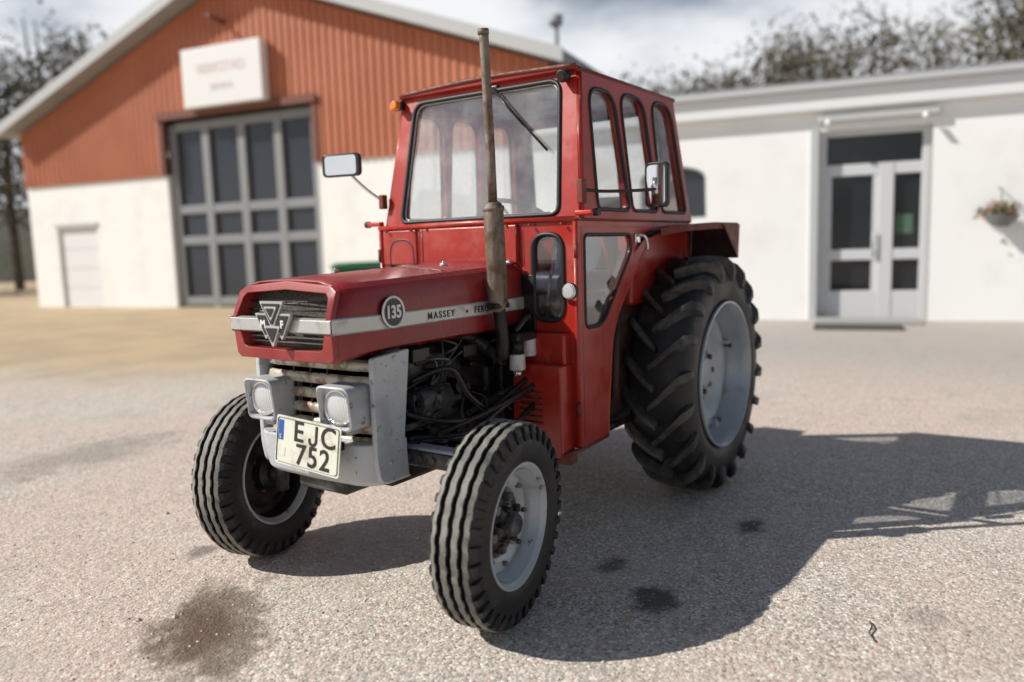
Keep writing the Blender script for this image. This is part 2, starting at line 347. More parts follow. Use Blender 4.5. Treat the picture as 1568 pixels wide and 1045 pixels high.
# engine
box('engine_block',(1.5,0,.70),(.72,.30,.36),greasy,T,.015)
box('cylinder_head',(1.5,0,.93),(.64,.26,.11),greasy,T,.012)
box('rocker_cover',(1.5,0,1.03),(.56,.18,.10),greasy,T,.03)
box('oil_sump',(1.5,0,.47),(.66,.26,.14),greasy,T,.03)
box('front_support_casting',(1.90,0,.50),(.34,.26,.12),castgrey,T,.015)
box('gearbox',(.75,0,.62),(1.0,.34,.40),greasy,T,.03)
box('clutch_housing',(1.12,0,.68),(.16,.44,.42),greasy,T,.02)
box('inner_heat_shield',(1.11,.10,1.02),(.02,.5,.36),greasy,T,.005)
cyl('fuel_filter_bowl',(1.26,.345,.80),(1.26,.345,.87),.034,filterw,T,20,bevel=.006)
cyl('fuel_filter_bowl',(1.17,.345,.85),(1.17,.345,.93),.034,filterw,T,20,bevel=.006)
box('filter_head',(1.21,.345,.94),(.18,.07,.035),greasy,T,.01)
cyl('filter_cap',(1.26,.345,.872),(1.26,.345,.93),.030,greasy,T)
cyl('filter_cap',(1.26,.345,.775),(1.26,.345,.80),.02,chrome,T)
box('injection_pump',(1.66,.19,.72),(.18,.10,.15),castgrey,T,.02)
cyl('injection_pump_body',(1.60,.22,.74),(1.78,.22,.74),.05,castgrey,T)
cyl('alternator',(1.74,.17,.88),(1.86,.17,.88),.06,castgrey,T)
cyl('fan_pulley',(1.85,.0,.86),(1.87,.0,.86),.09,blackp,T)
cyl('crank_pulley',(1.88,.0,.62),(1.90,.0,.62),.09,blackp,T)
for i in range(4):
    tube('injector_pipe',[(1.62+.03*i,.24,.80),(1.60+.03*i,.26,.88),(1.35+.13*i,.22,.96),(1.32+.13*i,.12,1.0)],.004,castgrey,T,n=6,smoothpath=6)
tube('exhaust_manifold',[(1.70,.13,.97),(1.5,.17,.965),(1.40,.20,.95),(1.345,.25,.90)],[.028,.03,.03,.028],greasy,T,n=12,smoothpath=5)
rr=random.Random(3)
hoses=[[(1.85,.20,.72),(1.70,.30,.66),(1.45,.33,.66),(1.10,.36,.80)],[(1.85,.24,.62),(1.6,.33,.60),(1.35,.36,.68),(1.05,.40,.74)],[(1.78,.2,.82),(1.65,.29,.86),(1.55,.30,.74),(1.4,.32,.62)],
 [(1.25,.33,.96),(1.2,.36,1.02),(1.14,.33,1.0),(1.1,.30,.92)]]
for h in hoses: tube('engine_hose',h,.012,blackp,T,n=8,smoothpath=6)
for i in range(46):
    x=rr.uniform(1.18,1.86);z=rr.uniform(.48,.93);y=rr.uniform(.15,.235)
    k=rr.random()
    m=rr.choice([greasy,castgrey,blackp,greasy,greasy])
    if k<.45: box('engine_fitting',(x,y,z),(rr.uniform(.03,.1),rr.uniform(.03,.09),rr.uniform(.02,.08)),m,T,.006)
    elif k<.8: cyl('engine_fitting',(x,y-.04,z),(x,y+.05,z),rr.uniform(.01,.032),m,T,14,bevel=.003)
    else: cyl('engine_fitting',(x-.05,y,z),(x+.06,y,z),rr.uniform(.008,.025),m,T,12,bevel=.002)
for i in range(16):
    x=rr.uniform(1.2,1.85);z=rr.uniform(.52,.90)
    tube('engine_pipe',[(x,.15,z),(x+rr.uniform(-.05,.05),.24,z+rr.uniform(-.04,.04)),(x+rr.uniform(-.12,.12),.26+rr.uniform(-.02,.03),z+rr.uniform(-.08,.08)),(x+rr.uniform(-.15,.15),.18,z+rr.uniform(-.12,.12))],rr.uniform(.003,.007),rr.choice([greasy,blackp,castgrey]),T,n=6,smoothpath=5)
for x in[1.25+.09*i for i in range(7)]: cyl('head_bolt',(x,.13,.90),(x,.145,.90),.009,castgrey,T,6)
tube('drag_link',[(1.08,.38,.70),(1.35,.40,.60),(1.66,.46,.585)],.013,greasy,T,smoothpath=4)
tube('steering_rod',[(1.06,.41,.77),(1.40,.36,.68),(1.75,.30,.62)],.011,greasy,T,smoothpath=4)
box('drop_arm',(1.66,.47,.58),(.07,.03,.035),castgrey,T,.008)
box('front_axle_beam',(1.83,0,.555),(.085,1.0,.062),castgrey,T,.01)
box('axle_extension',(1.83,.38,.56),(.065,.36,.075),greywhite,T,.01); box('axle_extension',(1.83,-.38,.56),(.065,.36,.075),castgrey,T,.01)
for y in(.26,.32,.38): cyl('axle_bolt',(1.86,y,.56),(1.885,y,.56),.013,castgrey,T,6)
box('axle_pivot_bracket',(1.83,0,.50),(.30,.16,.14),castgrey,T,.02)
tube('tie_rod',[(1.68,.50,.50),(1.70,0,.48),(1.68,-.50,.50)],.012,greasy,T)
def wheelM(c,steer,camb,side):
    ax=V((-math.sin(steer)*math.cos(camb),math.cos(steer)*math.cos(camb),-side*math.sin(camb)))
    fw=V((math.cos(steer),math.sin(steer),0)); up=fw.cross(ax)
    return Matrix(((fw.x,ax.x,up.x,c[0]),(fw.y,ax.y,up.y,c[1]),(fw.z,ax.z,up.z,c[2]),(0,0,0,1)))
def front_wheel(c,steer,camb,side):
    W=wheelM(c,steer,camb,side)
    if side<0: W=W@Matrix.Diagonal((1,-1,1,1))
    w=.086
    prof=[(w*.80,.215),(w*.93,.235),(w*1.0,.27),(w*.985,.30),(w*.91,.322),(w*.83,.338)]
    rb=[(.068,.050),(.032,.009),(-.009,-.032),(-.050,-.068)]
    tread=[(.070,.343)]
    for a,b_ in rb:
        ra=.3545 if a>.06 else .360; rc=.3545 if b_<-.06 else .360
        tread+=[(a,ra),(b_,rc),(b_-.002,.341),(max(b_-.016,-.074) if b_>-.06 else -.070,.341)]
    full=prof+tread+[(-y,r) for y,r in prof[::-1]]
    lathe('front_tyre',full,tyre,T,96,M=W)
    for a,b_ in rb:
        r1=.3612; r2=.3612
        if a>.06: r1=.3556
        if b_<-.06: r2=.3556
        # rib with slightly zig-zag edges
        NZ=144; vs=[]
        for i in range(NZ):
            t=2*math.pi*i/NZ; dz=.0016*(1 if (i//2)%2 else -1)
            for y,r_ in ((a+.0005+dz,r1-.006),(a-.001+dz,r1),(b_+.001+dz,r2),(b_-.0005+dz,r2-.006)):
                vs.append((r_*math.sin(t),y,r_*math.cos(t)))
        fs=[(i*4+k,i*4+k+1,((i+1)%NZ)*4+k+1,((i+1)%NZ)*4+k) for i in range(NZ) for k in range(3)]
        mesh('tread_rib',vs,fs,rubtread,T,M=W)
    geos=[];NL=36
    for sd in(-1,1):
        for i in range(NL):
            a=2*math.pi*(i+(.5 if sd>0 else 0))/NL; da=.048
            vs=[]
            for (y,r0,r1,k) in((.066,.335,.3565,1),(.082,.322,.3475,1),(.0895,.304,.328,.85)):
                for aa,rr_ in((a-da*k,r0),(a-da*k*.8,r1),(a+da*k*.8,r1),(a+da*k,r0)):
                    vs.append((rr_*math.sin(aa),sd*y,rr_*math.cos(aa)))
            vs+=[ (.298*math.sin(a-da*.6),sd*.0855,.298*math.cos(a-da*.6)),(.298*math.sin(a+da*.6),sd*.0855,.298*math.cos(a+da*.6))]
            f=[(i2*4+j,i2*4+j+1,i2*4+4+j+1,i2*4+4+j) for i2 in(0,1) for j in range(3)]+[(0,1,2,3),(8,9,12),(9,10,13,12),(10,11,13)]
            geos.append((vs,f))
    join('front_tyre_shoulder_lugs',geos,tyre,T,M=W)
    lathe('front_rim',[(.070,.224),(.077,.222),(.077,.214),(.066,.206),(.058,.196),(.035,.190),(.020,.182),(-.03,.182),(-.055,.196),(-.066,.206),(-.077,.214),(-.077,.222),(-.070,.224)],rim,T,64,M=W,sharp=50)
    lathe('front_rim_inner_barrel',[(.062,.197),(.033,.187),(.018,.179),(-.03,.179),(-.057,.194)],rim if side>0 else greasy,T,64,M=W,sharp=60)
    lathe('front_wheel_disc',[(.002,.181),(.010,.170),(.012,.15),(-.004,.125)],rim,T,64,M=W,sharp=50)
    lathe('front_wheel_disc_centre',[(-.0035,.1255),(-.008,.10),(.006,.085),(.012,.0)],grime,T,64,M=W,sharp=50)
    lathe('front_wheel_disc_back',[(-.002,.181),(.004,.168),(.004,.15),(-.012,.125),(-.016,.10),(-.002,.085),(-.002,.0)],greasy,T,48,M=W,sharp=50)
    lathe('front_hub',[(.010,.072),(.026,.066),(.032,.045),(.060,.040),(.070,.030),(.074,.0)],castgrey,T,32,M=W,sharp=30)
    lathe('front_hub_inner',[(-.005,.075),(-.03,.07),(-.05,.045),(-.10,.04),(-.10,0)],greasy,T,24,M=W)
    for i in range(6):
        a=i*math.pi/3+.3
        cyl('wheel_stud',(.060*math.sin(a),.014,.060*math.cos(a)),(.060*math.sin(a),.050,.060*math.cos(a)),.0115,greasy,T,6,M=W)
        a+=.5
        box('hub_spoke_lug',(.092*math.sin(a),.012,.092*math.cos(a)),(.03,.03,.03),grime,T,.006,M=W)
    for i in range(8):
        a=i*math.pi/4
        cyl('rim_bolt',(.150*math.sin(a),.008,.150*math.cos(a)),(.150*math.sin(a),.024,.150*math.cos(a)),.010,grime,T,8,M=W)
    s=side
    cyl('kingpin',(1.83,s*.535,.30),(1.83,s*.525,.62),.03,castgrey,T,16)
    cyl('stub_axle',(1.83,s*.53,.37),(1.83,s*.62,.362),.03,castgrey,T,16)
    box('kingpin_cap',(1.83,s*.525,.60),(.09,.09,.05),castgrey,T,.012)
    box('steering_arm',(1.75,s*.51,.51),(.18,.035,.03),greasy,T,.008)
front_wheel((1.83,.6445,.3609),.1354,.0341,1)
front_wheel((1.83,-.6445,.3609),.2046,.0341,-1)
def rear_wheel(c,side):
    W=Matrix.Translation(c)@Matrix.Diagonal((1,side,1,1))
    R=.626;w=.16
    base=R-.050
    half=[(w*.86,.372),(w*.98,.40),(w*1.03,.45),(w*1.01,.49),(w*.96,.53),(w*.86,base-.018),(w*.7,base-.004),(w*.35,base+.001),(0,base+.002)]
    full=half+[(-y,r) for y,r in half[-2::-1]]
    lathe('rear_tyre',full,tyre,T,96,M=W,sharp=60)
    NL=20; geos=[]
    for sd in(-1,1):
        for i in range(NL):
            a0=2*math.pi*(i+(.5 if sd>0 else 0))/NL
            st=[(.300,-.014,base-.01,R-.001,.030),(.245,.03,base-.01,R,.036),(.180,.070,base-.012,R-.001,.040),(.115,.110,base-.02,R-.006,.044),(.062,.142,base-.035,R-.016,.050),(.036,.162,base-.055,R-.045,.052),(.022,.171,.52,.545,.048),(.012,.1665,.48,.495,.036)]
            vs=[]
            for (da,y,rb,rt,hw) in st:
                o=.014 if y>.155 else 0
                for aa,rr_,yy in((a0+da-hw,rb,y-(.02 if o else 0)),(a0+da-hw*.74,rt,y+o*.6),(a0+da+hw*.74,rt,y+o*.6),(a0+da+hw,rb,y-(.02 if o else 0))):
                    vs.append((rr_*math.sin(aa),sd*yy,rr_*math.cos(aa)))
            n=len(st)
            f=[(k*4+j,k*4+j+1,k*4+4+j+1,k*4+4+j) for k in range(n-1) for j in range(3)]+[(0,1,2,3),tuple(range((n-1)*4,n*4))]
            geos.append((vs,f))
    o=join('rear_tyre_lugs',geos,lugm,T,M=W,bevel=.003)
    lathe('rear_rim',[(.150,.380),(.158,.386),(.168,.384),(.170,.374),(.160,.366),(.146,.356),(.120,.350),(.085,.345),(.06,.330),(-.06,.330),(-.12,.350),(-.165,.374),(-.165,.384)],rimr,T,72,M=W,sharp=45)
    lathe('rear_rim_face',[(.163,.364),(.144,.353),(.118,.347),(.083,.342),(.058,.326),(.02,.326)],rimr,T,72,M=W,sharp=50)
    lathe('rear_wheel_disc',[(.03,.327),(.045,.31),(.045,.285),(.018,.24),(-.002,.20),(-.004,.15),(.012,.13),(.012,.0)],rimr,T,72,M=W,sharp=50)
    lathe('rear_hub',[(.012,.125),(.026,.12),(.030,.09),(.05,.075),(.055,.0)],rimr,T,40,M=W)
    for i in range(8):
        a=i*math.pi/4
        cyl('rear_wheel_nut',(.105*math.sin(a),.02,.105*math.cos(a)),(.105*math.sin(a),.05,.105*math.cos(a)),.015,grime,T,6,M=W)
        a+=.39
        if i%2==0:
            box('rim_clamp_lug',(.318*math.sin(a),.055,.318*math.cos(a)),(.05,.04,.05),rimr,T,.008,M=W)
            cyl('rim_clamp_bolt',(.30*math.sin(a),.05,.30*math.cos(a)),(.30*math.sin(a),.09,.30*math.cos(a)),.012,castgrey,T,6,M=W)
        cyl('disc_hole_rivet',(.17*math.sin(a),-.006,.17*math.cos(a)),(.17*math.sin(a),.003,.17*math.cos(a)),.018,blk,T,16,M=W)
rear_wheel((0,.6585,.6242),1); rear_wheel((0,-.6585,.6242),-1)
cyl('rear_axle',(0,-.6,.624),(0,.6,.624),.085,greasy,T,20)
box('rear_transmission',(0,0,.62),(.5,.4,.44),greasy,T,.03)
ey=.335
tube('exhaust_elbow',[(1.345,.24,.90),(1.345,ey-.02,.87),(1.350,ey,.93),(1.36,ey,1.02),(1.372,ey,1.09)],[.024,.027,.027,.027,.026],greasy,T,n=16,smoothpath=5)
tube('exhaust_silencer',[(1.370,ey,1.06),(1.371,ey,1.085),(1.373,ey,1.10),(1.385,ey,1.47),(1.386,ey,1.495),(1.387,ey,1.505)],[.024,.030,.041,.041,.036,.024],rust,T,n=28)
tube('silencer_band',[(1.3835,ey,1.468),(1.384,ey,1.488)],.0435,rust,T,n=28)
tube('silencer_seam',[(1.378,ey+.041,1.10),(1.389,ey+.041,1.47)],.003,rust,T,n=6)
tube('exhaust_pipe',[(1.387,ey,1.50),(1.392,ey,1.70),(1.410,ey,2.13),(1.414,ey,2.165)],[.0185,.0185,.0190,.020],rust,T,n=20)
tube('exhaust_pipe_mouth',[(1.4135,ey,2.150),(1.4145,ey,2.170)],.0225,rust,T,n=20)
box('exhaust_clamp',(1.373,ey+.0,1.085),(.10,.05,.022),greasy,T,.005)
# ---- cab
sideprof=rp([(1.108,.45),(1.108,1.432),(-.14,1.432),(-.14,1.392),(.30,1.392),(.47,1.27),(.79,.95),(.845,.53),(.845,.45)],[.02,0,0,0,.12,.12,.12,.02,.02],6)
lowwin=rp([(1.045,.965),(1.045,1.365),(.60,1.365),(.585,1.29),(.885,.965)],[.04,.03,.03,.05,.06],6)
L=.643
for s in(-1,1):
    F_=frame((0,s*.552,0),(1,0,0),(0,0,1))
    plate('cab_lower_side',sideprof,[lowwin],.012,F_,cabred,T,.0025)
    face('lower_side_glass',lowwin,F_,glassd,T)
    vb=[F_@V((p[0],p[1],0))+V((0,s*.006,0)) for p in lowwin]
    tube('lower_window_gasket',vb,.009,black,T,n=8,closed=True)
    tube('door_rear_edge',[(p[0],s*.556,p[1]) for p in sideprof if p[0]<.86 and not(p[0]<.3)],.008,cabred,T,n=8)
    B0=V((0,s*.552,1.432)); Vv=V((0,-s*.062,.64)).normalized()
    F2=frame(B0,(1,0,0),Vv)
    up=[(1.055,0),(.945,L),(-.04,L),(-.145,0)]
    def zz(z): return (z-1.432)/.64*L
    w1=rp([(.925,zz(1.475)),(.905,zz(2.005)),(.665,zz(2.005)),(.610,zz(1.475))],[.04,.09,.09,.04],7)
    w2=rp([(.580,zz(1.475)),(.600,zz(2.02)),(.345,zz(2.02)),(.290,zz(1.475))],[.04,.09,.09,.04],7)
    w3=rp([(.240,zz(1.475)),(.250,zz(2.03)),(.015,zz(2.03)),(-.075,zz(1.475))],[.04,.09,.09,.04],7)
    plate('cab_upper_side',up,[w1,w2,w3],.03,F2,cabred,T,.003)
    for wn in(w1,w2,w3):
        face('side_window_glass',wn,F2,glassd,T)
        tube('side_window_gasket',[F2@V((p[0],p[1],0))+V((0,s*.016,0)) for p in wn],.010,black,T,n=8,closed=True)
    tube('cab_gutter',[(.975,s*.503,2.068),(.5,s*.503,2.072),(-.06,s*.503,2.070)],.010,rustred,T,n=8)
    tube('cab_waist_rail',[(1.09,s*.562,1.432),(-.14,s*.562,1.432)],.009,rustred,T,n=8)
    tube('cab_post_edge',[(1.06,s*.556,1.43),(.95,s*.494,2.07)],.012,cabred,T,n=10)
    tube('door_edge',[(1.112,s*.556,.455),(1.112,s*.556,1.43)],.010,cabred,T,n=10)
    for z in(.62,1.30,1.55,1.93):
        xx=1.118 if z<1.43 else 1.055-(z-1.43)*.17
        yy=.562 if z<1.43 else .562-(z-1.43)*.097
        cyl('door_hinge',(xx,s*yy,z-.03),(xx,s*yy,z+.03),.010,rustred,T,10)
    tube('door_seam',[(p[0],s*.5595,p[1]) for p in [(1.07,.48),(1.07,1.40),(.44,1.40)]],.002,blk,T,n=4)
    tube('door_seam_upper',[(.955,s*.556,1.47),(.935,s*.508,2.04)],.002,blk,T,n=4)
Fv=V((-.110,0,.64)).normalized(); FF=frame((1.055,0,1.432),(0,1,0),Fv); L=.649
fo=[(-.552,0),(.552,0),(.490,L),(-.490,L)]
wsc=rp([(-.452,.022),(.452,.022),(.415,.610),(-.415,.610)],[.045,.045,.06,.06],7)
plate('windscreen_frame',fo,[wsc],.03,FF,cabred,T,.003)
face('windscreen_glass',wsc,FF,glass,T)
tube('windscreen_gasket',[FF@V((p[0],p[1],.017)) for p in wsc],.011,black,T,n=8,closed=True)
wi=[(p[0]*.975,.316+(p[1]-.316)*.965) for p in wsc]
tube('windscreen_trim',[FF@V((p[0],p[1],.010)) for p in wi],.0035,silver,T,n=6,closed=True)
Rv=V((.10,0,.64)).normalized(); RF=frame((-.145,0,1.432),(0,1,0),Rv)
rw=rp([(-.44,.04),(.44,.04),(.41,.60),(-.41,.60)],.06)
plate('cab_rear_frame',fo,[rw],.03,RF,cabred,T,.003)
tube('rear_window_gasket',[RF@V((p[0],p[1],.016)) for p in rw],.014,black,T,n=8,closed=True)
face('rear_window_glass',rw,RF,glassr,T)
box('cab_rear_lower',(-.14,0,1.20),(.02,1.08,.46),cabred,T,.003)
for y in(-.16,.16): tube('rear_window_bar',[RF@V((y,.04,0)),RF@V((y,.60,0))],.014,blackp,T,n=8)
nx_,ny_=14,12; vs=[];fs=[]
for i in range(nx_+1):
    for j in range(ny_+1):
        x=-.075+1.06*i/nx_; y=-.505+1.01*j/ny_
        e=min(1,min(i,nx_-i)/2.)*min(1,min(j,ny_-j)/2.)
        vs.append((x,y,2.082+.026*e**.5+.012*(1-(y/.5)**2)))
for i in range(nx_):
    for j in range(ny_):
        a=i*(ny_+1)+j; fs.append((a,a+1,a+ny_+2,a+ny_+1))
o=mesh('cab_roof',vs,fs,cabred,T,smooth=True); so=o.modifiers.new('s','SOLIDIFY'); so.thickness=.016
tube('roof_edge_front',[(.985,-.5,2.082),(.990,0,2.096),(.985,.5,2.082)],.011,rustred,T,n=8,smoothpath=6)
box('roof_visor',(.965,0,2.078),(.05,.99,.022),cabred,T,.006)
box('cab_roof_lining',(.45,0,2.066),(.9,.94,.01),greywhite,T,0)
bo=[(-.552,.45),(-.27,.45),(-.27,1.20),(.27,1.20),(.27,.45),(.552,.45),(.552,1.432),(-.552,1.432)]
def oval(s): return rp([(s*.340,1.0),(s*.492,1.0),(s*.492,1.372),(s*.340,1.372)],.07,7)
FB=frame((1.10,0,0),(0,1,0),(0,0,1))
plate('cab_front_bulkhead',bo,[oval(1),oval(-1)],.014,FB,cabred,T,.002)
for s in(-1,1):
    face('quarter_window_glass',oval(s),FB,glassd,T)
    tube('quarter_window_gasket',[FB@V((p[0],p[1],.009)) for p in oval(s)],.011,black,T,n=8,closed=True)
    box('toe_box',(1.155,s*.405,.62),(.11,.25,.40),cabred,T,.012)
    box('toe_box_upper',(1.13,s*.40,.88),(.06,.24,.14),cabred,T,.012)
    for k in range(6): box('louvre',(1.213,s*.375,.565+.026*k),(.012,.12,.012),rustred,T,.003)
    tube('body_lower_edge',[(1.21,s*.53,.43),(1.11,s*.556,.44),(.85,s*.556,.45)],.010,rustred,T,n=8)
    box('step_bracket',(1.13,s*.48,.41),(.06,.12,.06),rustred,T,.006)
tube('scuttle_ledge',[(1.115,-.56,1.432),(1.118,0,1.436),(1.115,.56,1.432)],.012,cabred,T,n=10)
box('scuttle_panel',(1.115,-.01,1.335),(.03,.56,.17),cabred,T,.008)
box('scuttle_panel',(1.108,-.43,1.335),(.02,.22,.17),cabred,T,.008)
for y in(-.29,-.27,.27): tube('scuttle_seam',[(1.131,y,1.26),(1.131,y,1.42)],.002,blk,T,n=4)
for y in(-.5,-.34,-.24,.22,.34,.5): cyl('scuttle_screw',(1.125,y,1.415),(1.136,y,1.415),.006,rustred,T,8)
box('hood_rear_skirt',(1.12,0,1.18),(.05,.55,.13),hoodred,T,.02)
box('cab_floor',(.62,0,.47),(.95,1.08,.03),greasy,T,.004)
box('dashboard',(1.0,0,1.28),(.14,.46,.24),blackp,T,.03)
tube('steering_column',[(.98,0,1.30),(.72,0,1.45)],.018,blackp,T)
SW=Matrix.Translation((.72,0,1.45))@Matrix.Rotation(math.radians(-30),4,'Y')
tube('steering_wheel',[SW@V((.19*math.cos(a*math.pi/20),.19*math.sin(a*math.pi/20),0)) for a in range(40)],.011,blackp,T,n=8,closed=True)
for a in(0,2.1,4.2): tube('steering_wheel_spoke',[SW@V((0,0,-.02)),SW@V((.19*math.cos(a),.19*math.sin(a),0))],.008,blackp,T,n=6)
box('seat_cushion',(.20,.0,1.12),(.42,.44,.12),seatm,T,.04,seg=4)
Ms=Matrix.Translation((-.02,0,1.36))@Matrix.Rotation(math.radians(-10),4,'Y')
box('seat_backrest',(0,0,0),(.10,.46,.46),seatm,T,.045,M=Ms,seg=4)
box('seat_pedestal',(.2,0,.85),(.3,.3,.42),greasy,T,.02)
for s in(-1,1): box('inner_guard',(.15,s*.49,1.2),(.75,.08,.36),cabred,T,.02)
tube('gear_lever',[(.6,.06,.7),(.55,.08,1.15),(.52,.10,1.28)],.009,chrome,T,n=8)
tube('hand_lever',[(.45,.40,1.1),(.58,.40,1.36)],.008,redlens,T,n=8)
for s in(-1,1):
    arc=[(.86,.62),(.845,.80),(.80,.97),(.72,1.12),(.60,1.26),(.48,1.345),(.38,1.385),(.25,1.405),(.0,1.415),(-.33,1.415)]
    wd=[.556,.556,.556,.556,.558,.57,.62,.70,.755,.765]
    def strip(lo,hi,off=0):
        v=[]
        for (x,z),yw in list(zip(arc,wd))[lo:hi]: v+=[(x-off*.25,s*.50,z-off),(x-off*.25,s*yw,z-off)]
        return v,[(i*2,i*2+1,i*2+3,i*2+2) for i in range(len(v)//2-1)]
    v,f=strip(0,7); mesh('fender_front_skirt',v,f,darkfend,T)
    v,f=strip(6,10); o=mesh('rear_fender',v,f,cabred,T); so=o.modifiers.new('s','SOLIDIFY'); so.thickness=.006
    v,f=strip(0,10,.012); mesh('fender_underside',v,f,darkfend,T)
    vs=[]
    for (x,z),yw in list(zip(arc,wd))[6:]: vs+=[(x,s*yw,z+.004),(x,s*(yw+.003),z-.030)]
    mesh('fender_lip',vs,[(i*2,i*2+1,i*2+3,i*2+2) for i in range(len(vs)//2-1)],rustred,T)
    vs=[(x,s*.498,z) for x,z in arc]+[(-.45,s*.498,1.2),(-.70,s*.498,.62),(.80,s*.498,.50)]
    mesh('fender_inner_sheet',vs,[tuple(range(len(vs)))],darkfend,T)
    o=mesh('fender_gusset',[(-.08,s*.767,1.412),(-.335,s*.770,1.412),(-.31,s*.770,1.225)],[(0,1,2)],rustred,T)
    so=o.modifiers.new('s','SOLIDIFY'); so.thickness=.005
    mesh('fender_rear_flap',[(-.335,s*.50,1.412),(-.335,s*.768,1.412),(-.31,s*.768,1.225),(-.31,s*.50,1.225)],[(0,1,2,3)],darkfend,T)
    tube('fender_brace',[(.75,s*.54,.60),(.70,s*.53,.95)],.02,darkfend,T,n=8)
def mirr(c,w,h,yaw,name):
    Mm=Matrix.Translation(c)@Matrix.Rotation(yaw,4,'Z')
    F3=Mm@frame((0,0,0),(0,1,0),(0,0,1))
    P=rp([(-w/2,-h/2),(w/2,-h/2),(w/2,h/2),(-w/2,h/2)],.022)
    plate(name,P,[],.018,F3,blackp,T,.004)
    P2=[(p[0]*.86,p[1]*.90) for p in P]
    face(name+'_glass',P2,F3@Matrix.Translation((0,0,.0145)),mirror,T)
    face(name+'_back_glass',P2,F3@Matrix.Translation((0,0,-.0145)),mirror,T)
mirr((.800,.790,1.57),.105,.185,math.radians(-8),'wing_mirror')
tube('mirror_arm',[(1.085,.565,1.555),(1.00,.62,1.545),(.90,.72,1.545),(.82,.79,1.55)],.007,blackp,T,n=8,smoothpath=4)
box('mirror_bracket',(1.075,.570,1.545),(.04,.03,.10),rustred,T,.005)
cyl('mirror_clamp',(.815,.785,1.53),(.815,.785,1.60),.011,chrome,T,10)
box('mirror_bracket',(1.075,-.565,1.565),(.035,.03,.07),rustred,T,.005)
mirr((1.15,-.765,1.757),.215,.105,math.radians(12),'wing_mirror_right')
tube('mirror_arm_right',[(1.07,-.57,1.57),(1.11,-.64,1.63),(1.14,-.73,1.72),(1.135,-.75,1.75)],.007,chrome,T,n=8,smoothpath=4)
for s in(-1,1):
    box('marker_arm',(1.10,s*.60,1.455),(.035,.09,.022),redlens,T,.006)
    cyl('marker_cap',(1.10,s*.64,1.455),(1.10,s*.665,1.455),.016,black,T,12)
box('indicator_lamp',(.985,-.505,2.035),(.04,.05,.04),black,T,.008)
cyl('indicator_lens',(1.00,-.505,2.035),(1.035,-.505,2.035),.022,orange,T,16,bevel=.006)
cyl('indicator_lens_side',(.985,-.53,2.03),(.985,-.56,2.03),.018,orange,T,16,bevel=.005)
cyl('work_lamp',(.985,.455,2.045),(1.03,.455,2.035),.027,black,T,16,bevel=.006)
cyl('work_lamp_glass',(1.031,.455,2.035),(1.034,.455,2.034),.018,blk,T,16)
tube('side_lamp_stalk',[(1.12,.50,1.10),(1.18,.55,1.12),(1.20,.58,1.13)],.009,blackp,T,n=8)
SLM=Matrix.Translation((1.215,.585,1.135))@Matrix.Rotation(-math.pi/2,4,'Z')
lathe('side_lamp',[(-.03,0),(-.028,.018),(-.01,.034),(.012,.036)],castgrey,T,24,M=SLM)
lathe('side_lamp_lens',[(.012,.034),(.022,.026),(.026,0)],lensg,T,24,M=SLM)
def onws(y,z): 
    k=(z-1.432)/.64*L; return FF@V((y,k,.03))
tube('wiper_blade',[onws(.08,2.02),onws(.20,1.90),onws(.38,1.73)],.006,black,T,n=6)
tube('wiper_arm',[onws(.06,2.045),onws(.15,1.95)+V((.01,0,0)),onws(.25,1.855)+V((.012,0,0))],.005,blackp,T,n=6)
box('wiper_motor',(.955,.06,2.04),(.05,.06,.04),blackp,T,.008)
box('door_handle_plate',(.535,.566,1.345),(.05,.012,.045),chrome,T,.005)
tube('door_handle',[(.54,.575,1.36),(.53,.60,1.355),(.50,.60,1.32),(.485,.595,1.29)],.008,chrome,T,n=8,smoothpath=4)
# ------------------------------------------------------------------ GROUND
g,nt,b=NM('gravelly_asphalt')
tc=nt.nodes.new('ShaderNodeTexCoord')
def vor(scale,feat='F1'):
    v=nt.nodes.new('ShaderNodeTexVoronoi'); v.inputs['Scale'].default_value=scale; v.feature=feat; nt.links.new(tc.outputs['Object'],v.inputs['Vector']); return v
def smooth(v,a,b_):
    r=nt.nodes.new('ShaderNodeMapRange'); r.interpolation_type='SMOOTHSTEP'; r.inputs[1].default_value=a; r.inputs[2].default_value=b_
    nt.links.new(v,r.inputs[0])
    return r.outputs[0]
v1=vor(105); v2=vor(38)
cr=nt.nodes.new('ShaderNodeValToRGB'); sep=nt.nodes.new('ShaderNodeSeparateColor'); nt.links.new(v1.outputs['Color'],sep.inputs[0]); nt.links.new(sep.outputs[0],cr.inputs[0])
el=cr.color_ramp.elements; el[0].position=0; el[0].color=(.22,.20,.17,1); el[1].position=1; el[1].color=(.90,.85,.76,1)
for p,c in((.2,(.42,.385,.33,1)),(.5,(.57,.52,.45,1)),(.66,(.60,.44,.365,1)),(.8,(.70,.65,.57,1))):
    e=el.new(p); e.color=c
_,nA=noise_fac(nt,.9,0,1,6); _,nB=noise_fac(nt,.28,0,1,4); _,nC=noise_fac(nt,6,0,1,6)
col=mix(nt,mul(nt,smooth(nA,.35,.7),.35),cr.outputs[0],(.63,.575,.495))
col=mix(nt,mul(nt,smooth(nB,.42,.58),.38),col,(.62,.45,.375))
col=mix(nt,mul(nt,smooth(nC,.50,.72),.36),col,(.34,.31,.27))
col=mix(nt,mul(nt,smooth(nA,.56,.66),.32),col,(.37,.335,.295))
sep2=nt.nodes.new('ShaderNodeSeparateColor'); nt.links.new(v2.outputs['Color'],sep2.inputs[0])
inv=mul(nt,1.0,smooth(v2.outputs['Distance'],.24,.34),'SUBTRACT')
cr2=nt.nodes.new('ShaderNodeValToRGB'); nt.links.new(sep2.outputs[1],cr2.inputs[0]); e2=cr2.color_ramp.elements; e2[0].color=(.18,.17,.16,1); e2[1].color=(.90,.87,.80,1)
